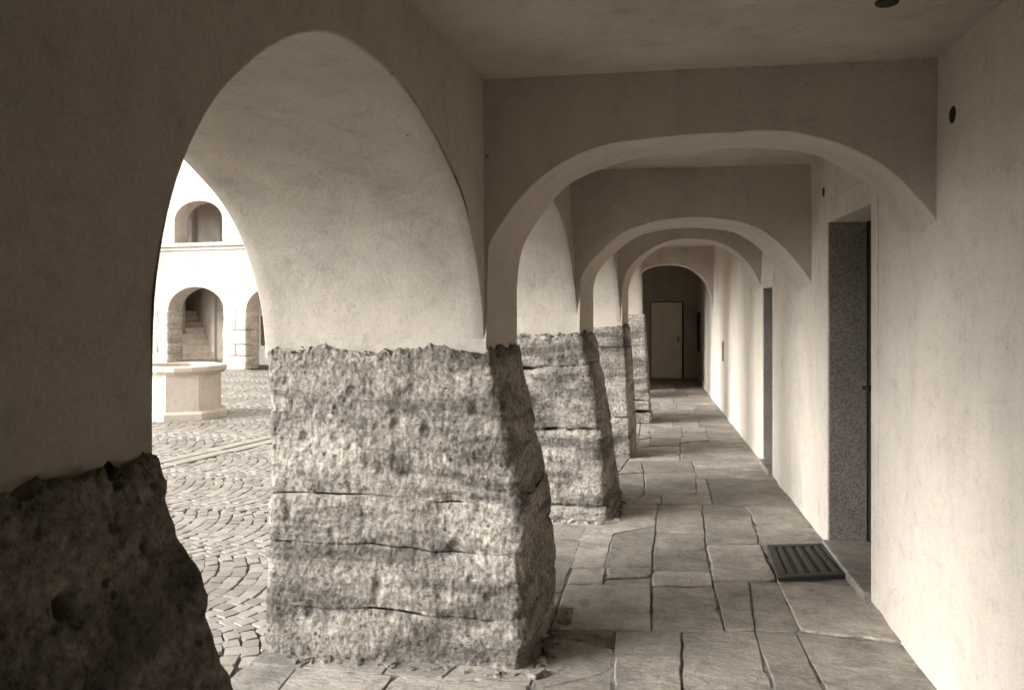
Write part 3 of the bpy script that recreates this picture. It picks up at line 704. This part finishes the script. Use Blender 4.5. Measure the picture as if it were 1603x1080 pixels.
pm = MB(); pm.box(-.012, .006, -.05, .05, -.14, .14); o = bevel(pm.build('wall_plate', M_GRANITE), .004); o.location = (WALL_X - .002, 11.77, .87)
tag(o, 'small dark narrow plate low on the right wall beyond the narrow doorway', 'plate')
sm_ = MB(); sm_.box(-.05, .02, -.12, .12, 0, .78); sm_.box(-.056, -.05, -.09, .09, .05, .73); o = bevel(sm_.build('slot_box', M_DARK), .004); o.location = (WALL_X, 16.35, .62)  # dark box added in place of a dark slot in the wall
tag(o, 'narrow dark box standing in for a dark slot in the right wall in the far corner', 'slot')

# ------------------------------------------------------------------ end wall with pale door
ew = empty('end_wall', (.5, 16.85, 0)); tag(ew, 'dim plaster wall closing the far end of the corridor with a pale door', 'wall')
m = MB()
for x0, x1, z0, z1 in ((-1.2, .20, 0, 2.62), (.88, 1.3, 0, 2.62), (.20, .88, 1.62, 2.62)): m.box(x0 - .5, x1 - .5, 0, .3, z0 - .02 * (z0 == 0), z1)
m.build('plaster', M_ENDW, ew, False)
m = MB(); m.box(-.4, .5, .3, .36, -.05, 1.8); m.build('gap_shade_back', M_DARK, ew, False)  # near-black sheet painting the shadow gap beside the ajar door
m = MB(); m.box(0, .63, 0, .04, .03, 1.60); o = bevel(m.build('door', M_PALEDOOR, ew, False), .004); o.location = (-.285, .05, 0); o.rotation_euler.z = math.radians(-9); o['label'] = 'pale plain door standing ajar'
m = MB(); m.box(.55, .57, -.04, -.005, .8, .9); m.build('handle', M_BLACK, o, False)
m = MB(); m.box(-.5, .7, -.12, 0, -.02, .03); m.build('step', M_SLAB, ew, False)

# ------------------------------------------------------------------ doormat
q = [ground(1218, 911), ground(1338, 904), ground(1293, 856), ground(1200, 859)]; c = np.mean(q, 0)
mt = empty('doormat', (c[0], c[1], .004)); tag(mt, 'dark ribbed rubber doormat on the paving at the wide doorway', 'doormat'); MQ = [np.array(p) - c for p in q]
def fit(o):
    for v in o.data.vertices:
        a, b = v.co.x / WX + .5, v.co.y / WY + .5
        p = (MQ[0] * (1 - a) + MQ[1] * a) * (1 - b) + (MQ[3] * (1 - a) + MQ[2] * a) * b; v.co.x, v.co.y = p
WX, WY = .41, .62
m = MB(); m.box(-WX / 2, WX / 2, -WY / 2, WY / 2, 0, .008); bevel(m.build('base', M_RUBBER, mt, False), .004)
m = MB()
for x0, x1, y0, y1 in ((-WX / 2, WX / 2, -WY / 2, -WY / 2 + .05), (-WX / 2, WX / 2, WY / 2 - .05, WY / 2), (-WX / 2, -WX / 2 + .05, -WY / 2 + .05, WY / 2 - .05), (WX / 2 - .05, WX / 2, -WY / 2 + .05, WY / 2 - .05)): m.box(x0, x1, y0, y1, .0085, .024)
bevel(m.build('border', M_RUBBER, mt, False), .005)
m = MB(); n = 5
for k in range(n):
    xc = -WX / 2 + .05 + (k + .5) * (WX - .1) / n
    if k % 1 == 0: m.box(xc - .016, xc + .016, -WY / 2 + .052, WY / 2 - .052, .0085, .022)
bevel(m.build('rib', M_RUBBER, mt, False), .004)
m = MB()
for k in range(22):
    yc = -WY / 2 + .062 + k * (WY - .124) / 21; m.box(-WX / 2 + .052, WX / 2 - .052, yc - .006, yc + .006, .0088, .017)
m.build('cross_rib', M_RUBBER, mt, False)
for o in mt.children: fit(o)

# ------------------------------------------------------------------ well in the courtyard
we = empty('well', (WELL[0], WELL[1], GZ)); tag(we, 'pale octagonal stone well with a moulded rim in the sunny courtyard', 'well')
we.rotation_euler.z = math.atan2(-WELL[1], -WELL[0]) 
def ring(prof, name, mat, n=8, rot=math.pi / 8, sm=False):
    v = []; f = []
    for r, z in prof:
        for k in range(n): t = rot + 2 * math.pi * k / n; v.append((r * math.cos(t), r * math.sin(t), z))
    for p in range(len(prof) - 1):
        for k in range(n): j = (k + 1) % n; f.append((p * n + k, p * n + j, (p + 1) * n + j, (p + 1) * n + k))
    return obj(name, v, f, mat, we, sm)
K = 1 / math.cos(math.pi / 8)
bevel(ring([(.40, -.02), (.585 * K, -.02), (.585 * K, .085), (.57 * K, .10), (.525 * K, .115), (.40, .115)], 'base', M_WELL), .006)
for k in range(8):
    t0, t1 = math.pi / 8 + 2 * math.pi * k / 8, math.pi / 8 + 2 * math.pi * (k + 1) / 8; R0, R1 = .505 * K, .42 * K; e = .004
    pts = [(R0 * math.cos(t0 + e), R0 * math.sin(t0 + e)), (R0 * math.cos(t1 - e), R0 * math.sin(t1 - e)), (R1 * math.cos(t1 - e), R1 * math.sin(t1 - e)), (R1 * math.cos(t0 + e), R1 * math.sin(t0 + e))]
    m = MB(); m.prism(pts, .112, .62); bevel(m.build('panel', M_WELL, we, False), .004)
bevel(ring([(.42 * K, .618), (.51 * K, .618), (.52 * K, .635), (.54 * K, .65), (.555 * K, .665), (.555 * K, .715), (.54 * K, .728), (.43 * K, .735), (.41 * K, .72), (.40 * K, .3), (.40 * K, -.02), (.001, -.02)], 'rim', M_WELL, 16, math.pi / 16), .004)

# ------------------------------------------------------------------ building across the courtyard
fb = empty('courtyard_building', (FP[0], FP[1], GZ)); fb.rotation_euler.z = math.atan2(FE[1], FE[0])
tag(fb, 'sunlit white two storey arcaded building across the courtyard', 'building')
def fac(px, py):
    r = (px - CX) / F; dv = np.array([r * CT - ST, r * ST + CT]); D = np.dot(FP, FN) / np.dot(dv, FN); p = dv * D
    return float(np.dot(p - FP, FE)), EYE + (HZ - py) * D / F - GZ
s1, _ = fac(263, 485); s2, _ = fac(350, 485); zsp = fac(306, 486)[1]; zap = fac(306, 449)[1]; s3, _ = fac(385, 485); PITCH = s3 - s1; FT = .52
l1, zs_l = fac(273, 381); l2, _ = fac(348, 380); zl_sp = fac(300, 345)[1]; zl_ap = fac(315, 314)[1]
SL, SR, FH = -13.0, 9.0, 6.6
NA = [-5, -4, -3, -2, -1, 0, 1, 2, 3]
outer = [(SL, zsp)]; archs = []
for k in NA:
    a, b = s1 + k * PITCH, s2 + k * PITCH; m_ = (a + b) / 2; h = (b - a) / 2
    cv = [(m_ + h * math.cos(t), zsp + (zap - zsp) * math.sin(t)) for t in np.linspace(math.pi, 0, 25)]
    outer += cv; archs.append(cv)
outer += [(SR, zsp), (SR, FH), (SL, FH)]
holes = []
for k in NA:
    a, b = l1 + k * PITCH, l2 + k * PITCH; m_ = (a + b) / 2; h = (b - a) / 2
    cv = [(m_ + h * math.cos(t), zl_sp + (zl_ap - zl_sp) * math.sin(t)) for t in np.linspace(math.pi, 0, 19)]
    holes.append([(a, zs_l)] + cv + [(b, zs_l)])
polys = [[Vector((x, z, 0)) for x, z in outer]] + [[Vector((x, z, 0)) for x, z in hh] for hh in holes]
tris = geometry.tessellate_polygon(polys); flat = [p for pl in polys for p in pl]
mb = MB(); mb.v = [(p.x, 0, p.y) for p in flat]; mb.f = [tuple(t) for t in tris]
for cv in archs:
    cv = cv
    G = np.array([[(x, y_, z) for y_ in (0, FT)] for x, z in cv]); mb.grid(G)
for hh in holes:
    lp = hh + [hh[0]]; G = np.array([[(x, y_, z) for y_ in (0, FT * .9)] for x, z in lp]); mb.grid(G)
mb.build('facade', M_FACADE, fb, False)
# stone piers of the facade, each of stacked blocks
for n_, k in enumerate(NA + [4]):
    a, b = s2 + (k - 1) * PITCH, s1 + k * PITCH
    hs_ = [0, .34, .62, .98, zsp]
    for q_, (z0, z1) in enumerate(zip(hs_, hs_[1:])):
        e_ = .012; sp_ = [(a - e_, b + e_)] if q_ % 2 == 0 else [(a - e_, a + (b - a) * .55), (a + (b - a) * .55, b + e_)]
        for x0, x1 in sp_:
            if -1 <= k <= 2 : stone('stone', [(x0, -e_), (x1, -e_), (x1, FT), (x0, FT)], [(x0, -e_), (x1, -e_), (x1, FT), (x0, FT)], z0, z1, M_STONE_FAR, fb, .06, .55, .02, 200 + n_ * 9 + q_)
            else:
                m = MB(); m.box(x0, x1, -e_, FT, z0, z1); m.build('stone', M_STONE_FAR, fb, False)
# string course
m = MB(); zc = fac(310, 386)[1]
m.box(SL, SR, -.05, 0, zc - .09, zc - .04); m.box(SL, SR, -.085, 0, zc + .0, zc + .05)
m.box(SL, SR, -.03, 0, zc - .025, zc - .012)
m.build('string_course', M_FACADE, fb, False)
# passage behind the ground arches: back wall with stair opening and dark window, floor over it
st_w = -FN * 0
bd = FT + 1.15; sx1 = fac(340, 560)
def behind(px, depth):                                      # s where the ray through a pixel column meets the plane at a depth behind the facade
    r = (px - CX) / F; dv = np.array([r * CT - ST, r * ST + CT]); D = (np.dot(FP, FN) + depth) / np.dot(dv, FN); p = dv * D
    return float(np.dot(p - FP, FE)), D
so1 = behind(340, bd)[0]; so0 = so1 - 1.35; wn0, Dw = behind(408, bd); wn1 = behind(432, bd)[0]; wz0 = EYE + (HZ - 541) * Dw / F - GZ; wz1 = EYE + (HZ - 494) * Dw / F - GZ
m = MB()
for x0, x1, z0, z1 in ((SL, so0, -.1, 2.75), (so0, so1, 2.15, 2.75), (so1, wn0, -.1, 2.75), (wn0, wn1, -.1, wz0), (wn0, wn1, wz1, 2.75), (wn1, SR, -.1, 2.75)): m.box(x0, x1, bd, bd + .3, z0, z1)
m.box(SL, SR, FT * .95, bd - .002, 2.45, 2.75)
m.build('passage_wall', M_FACADE, fb, False)
m = MB(); m.box(wn0 - .05, wn1 + .05, bd + .16, bd + .2, wz0 - .05, wz1 + .05); wo_ = m.build('window', M_DARK, fb, False)
m = MB(); m.box(wn0, wn1, bd + .12, bd + .158, (wz0 + wz1) / 2 - .02, (wz0 + wz1) / 2 + .02); m.box((wn0 + wn1) / 2 - .02, (wn0 + wn1) / 2 + .02, bd + .12, bd + .157, wz0, wz1); m.build('glazing_bar', M_BLACK, wo_, False)
# stair running up and away to the left behind the opening
sd = np.array([math.cos(math.radians(143)), math.sin(math.radians(143))]); sn = np.array([-sd[1], sd[0]]); P0 = np.array([so1 + .02, bd - .10])
for k in range(9):
    A = P0 + sd * (.27 * k); Bq = P0 + sd * (.27 * (k + 1) + .03); wdt = 1.9
    m = MB(); m.prism([tuple(A), tuple(Bq), tuple(Bq + sn * wdt), tuple(A + sn * wdt)], -.1, .16 * (k + 1)); bevel(m.build('stair', M_STEP, fb, False), .012)
m = MB(); A = P0 + sd * .12; Bq = P0 + sd * 3.6
m.prism([tuple(A), tuple(A - sn * .25 ), tuple(Bq - sn * .25), tuple(Bq)], -.1, 3.4)
E0 = P0 + sd * 3.6; m.prism([tuple(E0), tuple(E0 + sd * .2), tuple(E0 + sd * .2 + sn * 2.2), tuple(E0 + sn * 2.2)], -.1, 3.4)
L0 = P0 + sn * 1.92 + sd * .7; L1 = P0 + sn * 1.92 + sd * 3.6; m.prism([tuple(L0), tuple(L1), tuple(L1 + sn * .2), tuple(L0 + sn * .2)], -.1, 3.4)
m.build('stair_wall', M_FACADE, fb, False)
# loggia: floor, back wall with openings, ceiling, parapet cap
ld = FT + 1.2; m = MB(); m.box(SL, SR, FT * .9 + .002, ld, 2.76, zs_l - .06); m.box(SL, SR, FT * .9 + .002, ld + .3, zl_ap + .35, zl_ap + .6)
m.build('loggia_floor', M_FACADE, fb, False)
M_LOG = m_plaster('loggia_plaster', 0.55, 0.6, pits=False)
m = MB(); m.box(SL, SR, ld, ld + .2, 2.76, zl_ap + .349); m.build('loggia_wall', M_LOG, fb, False)
for k in (-1, 0, 1):
    b0 = behind(281, ld)[0] + k * PITCH; b1 = behind(293, ld)[0] + k * PITCH
    m = MB(); m.box(b0, b1, ld - .03, ld - .002, zs_l - .06, zs_l + 1.0); m.build('loggia_door', m_dark2 if False else M_GRANITE, fb, False)
    p0 = behind(296, ld)[0] + k * PITCH; m = MB(); m.box(p0, p0 + .22, ld - .16, ld - .003, zs_l - .06, zl_ap + .348); m.build('pilaster', M_FACADE, fb, False)
    p0 = behind(331, ld)[0] + k * PITCH; m = MB(); m.box(p0, p0 + .30, ld - .02, ld - .003, zs_l + .25, zl_ap - .25); m.box(p0 - .05, p0 + .35, ld - .06, ld - .003, zs_l + .17, zs_l + .25); m.build('niche_panel', M_LOG, fb, False)
m = MB(); m.box(SL - .2, SR + .2, -.55, ld + 3, FH, FH + .12); m.build('eave', M_ROOF, fb, False)
m = MB(); m.box(SL, SR, ld + 4.52, ld + 4.8, -.1, FH); m.build('back_wall', M_FACADE, fb, False)

for o in list(COL.objects):
    if o.parent is None and o.get('label') and not o.get('kind'): o['kind'] = 'thing'
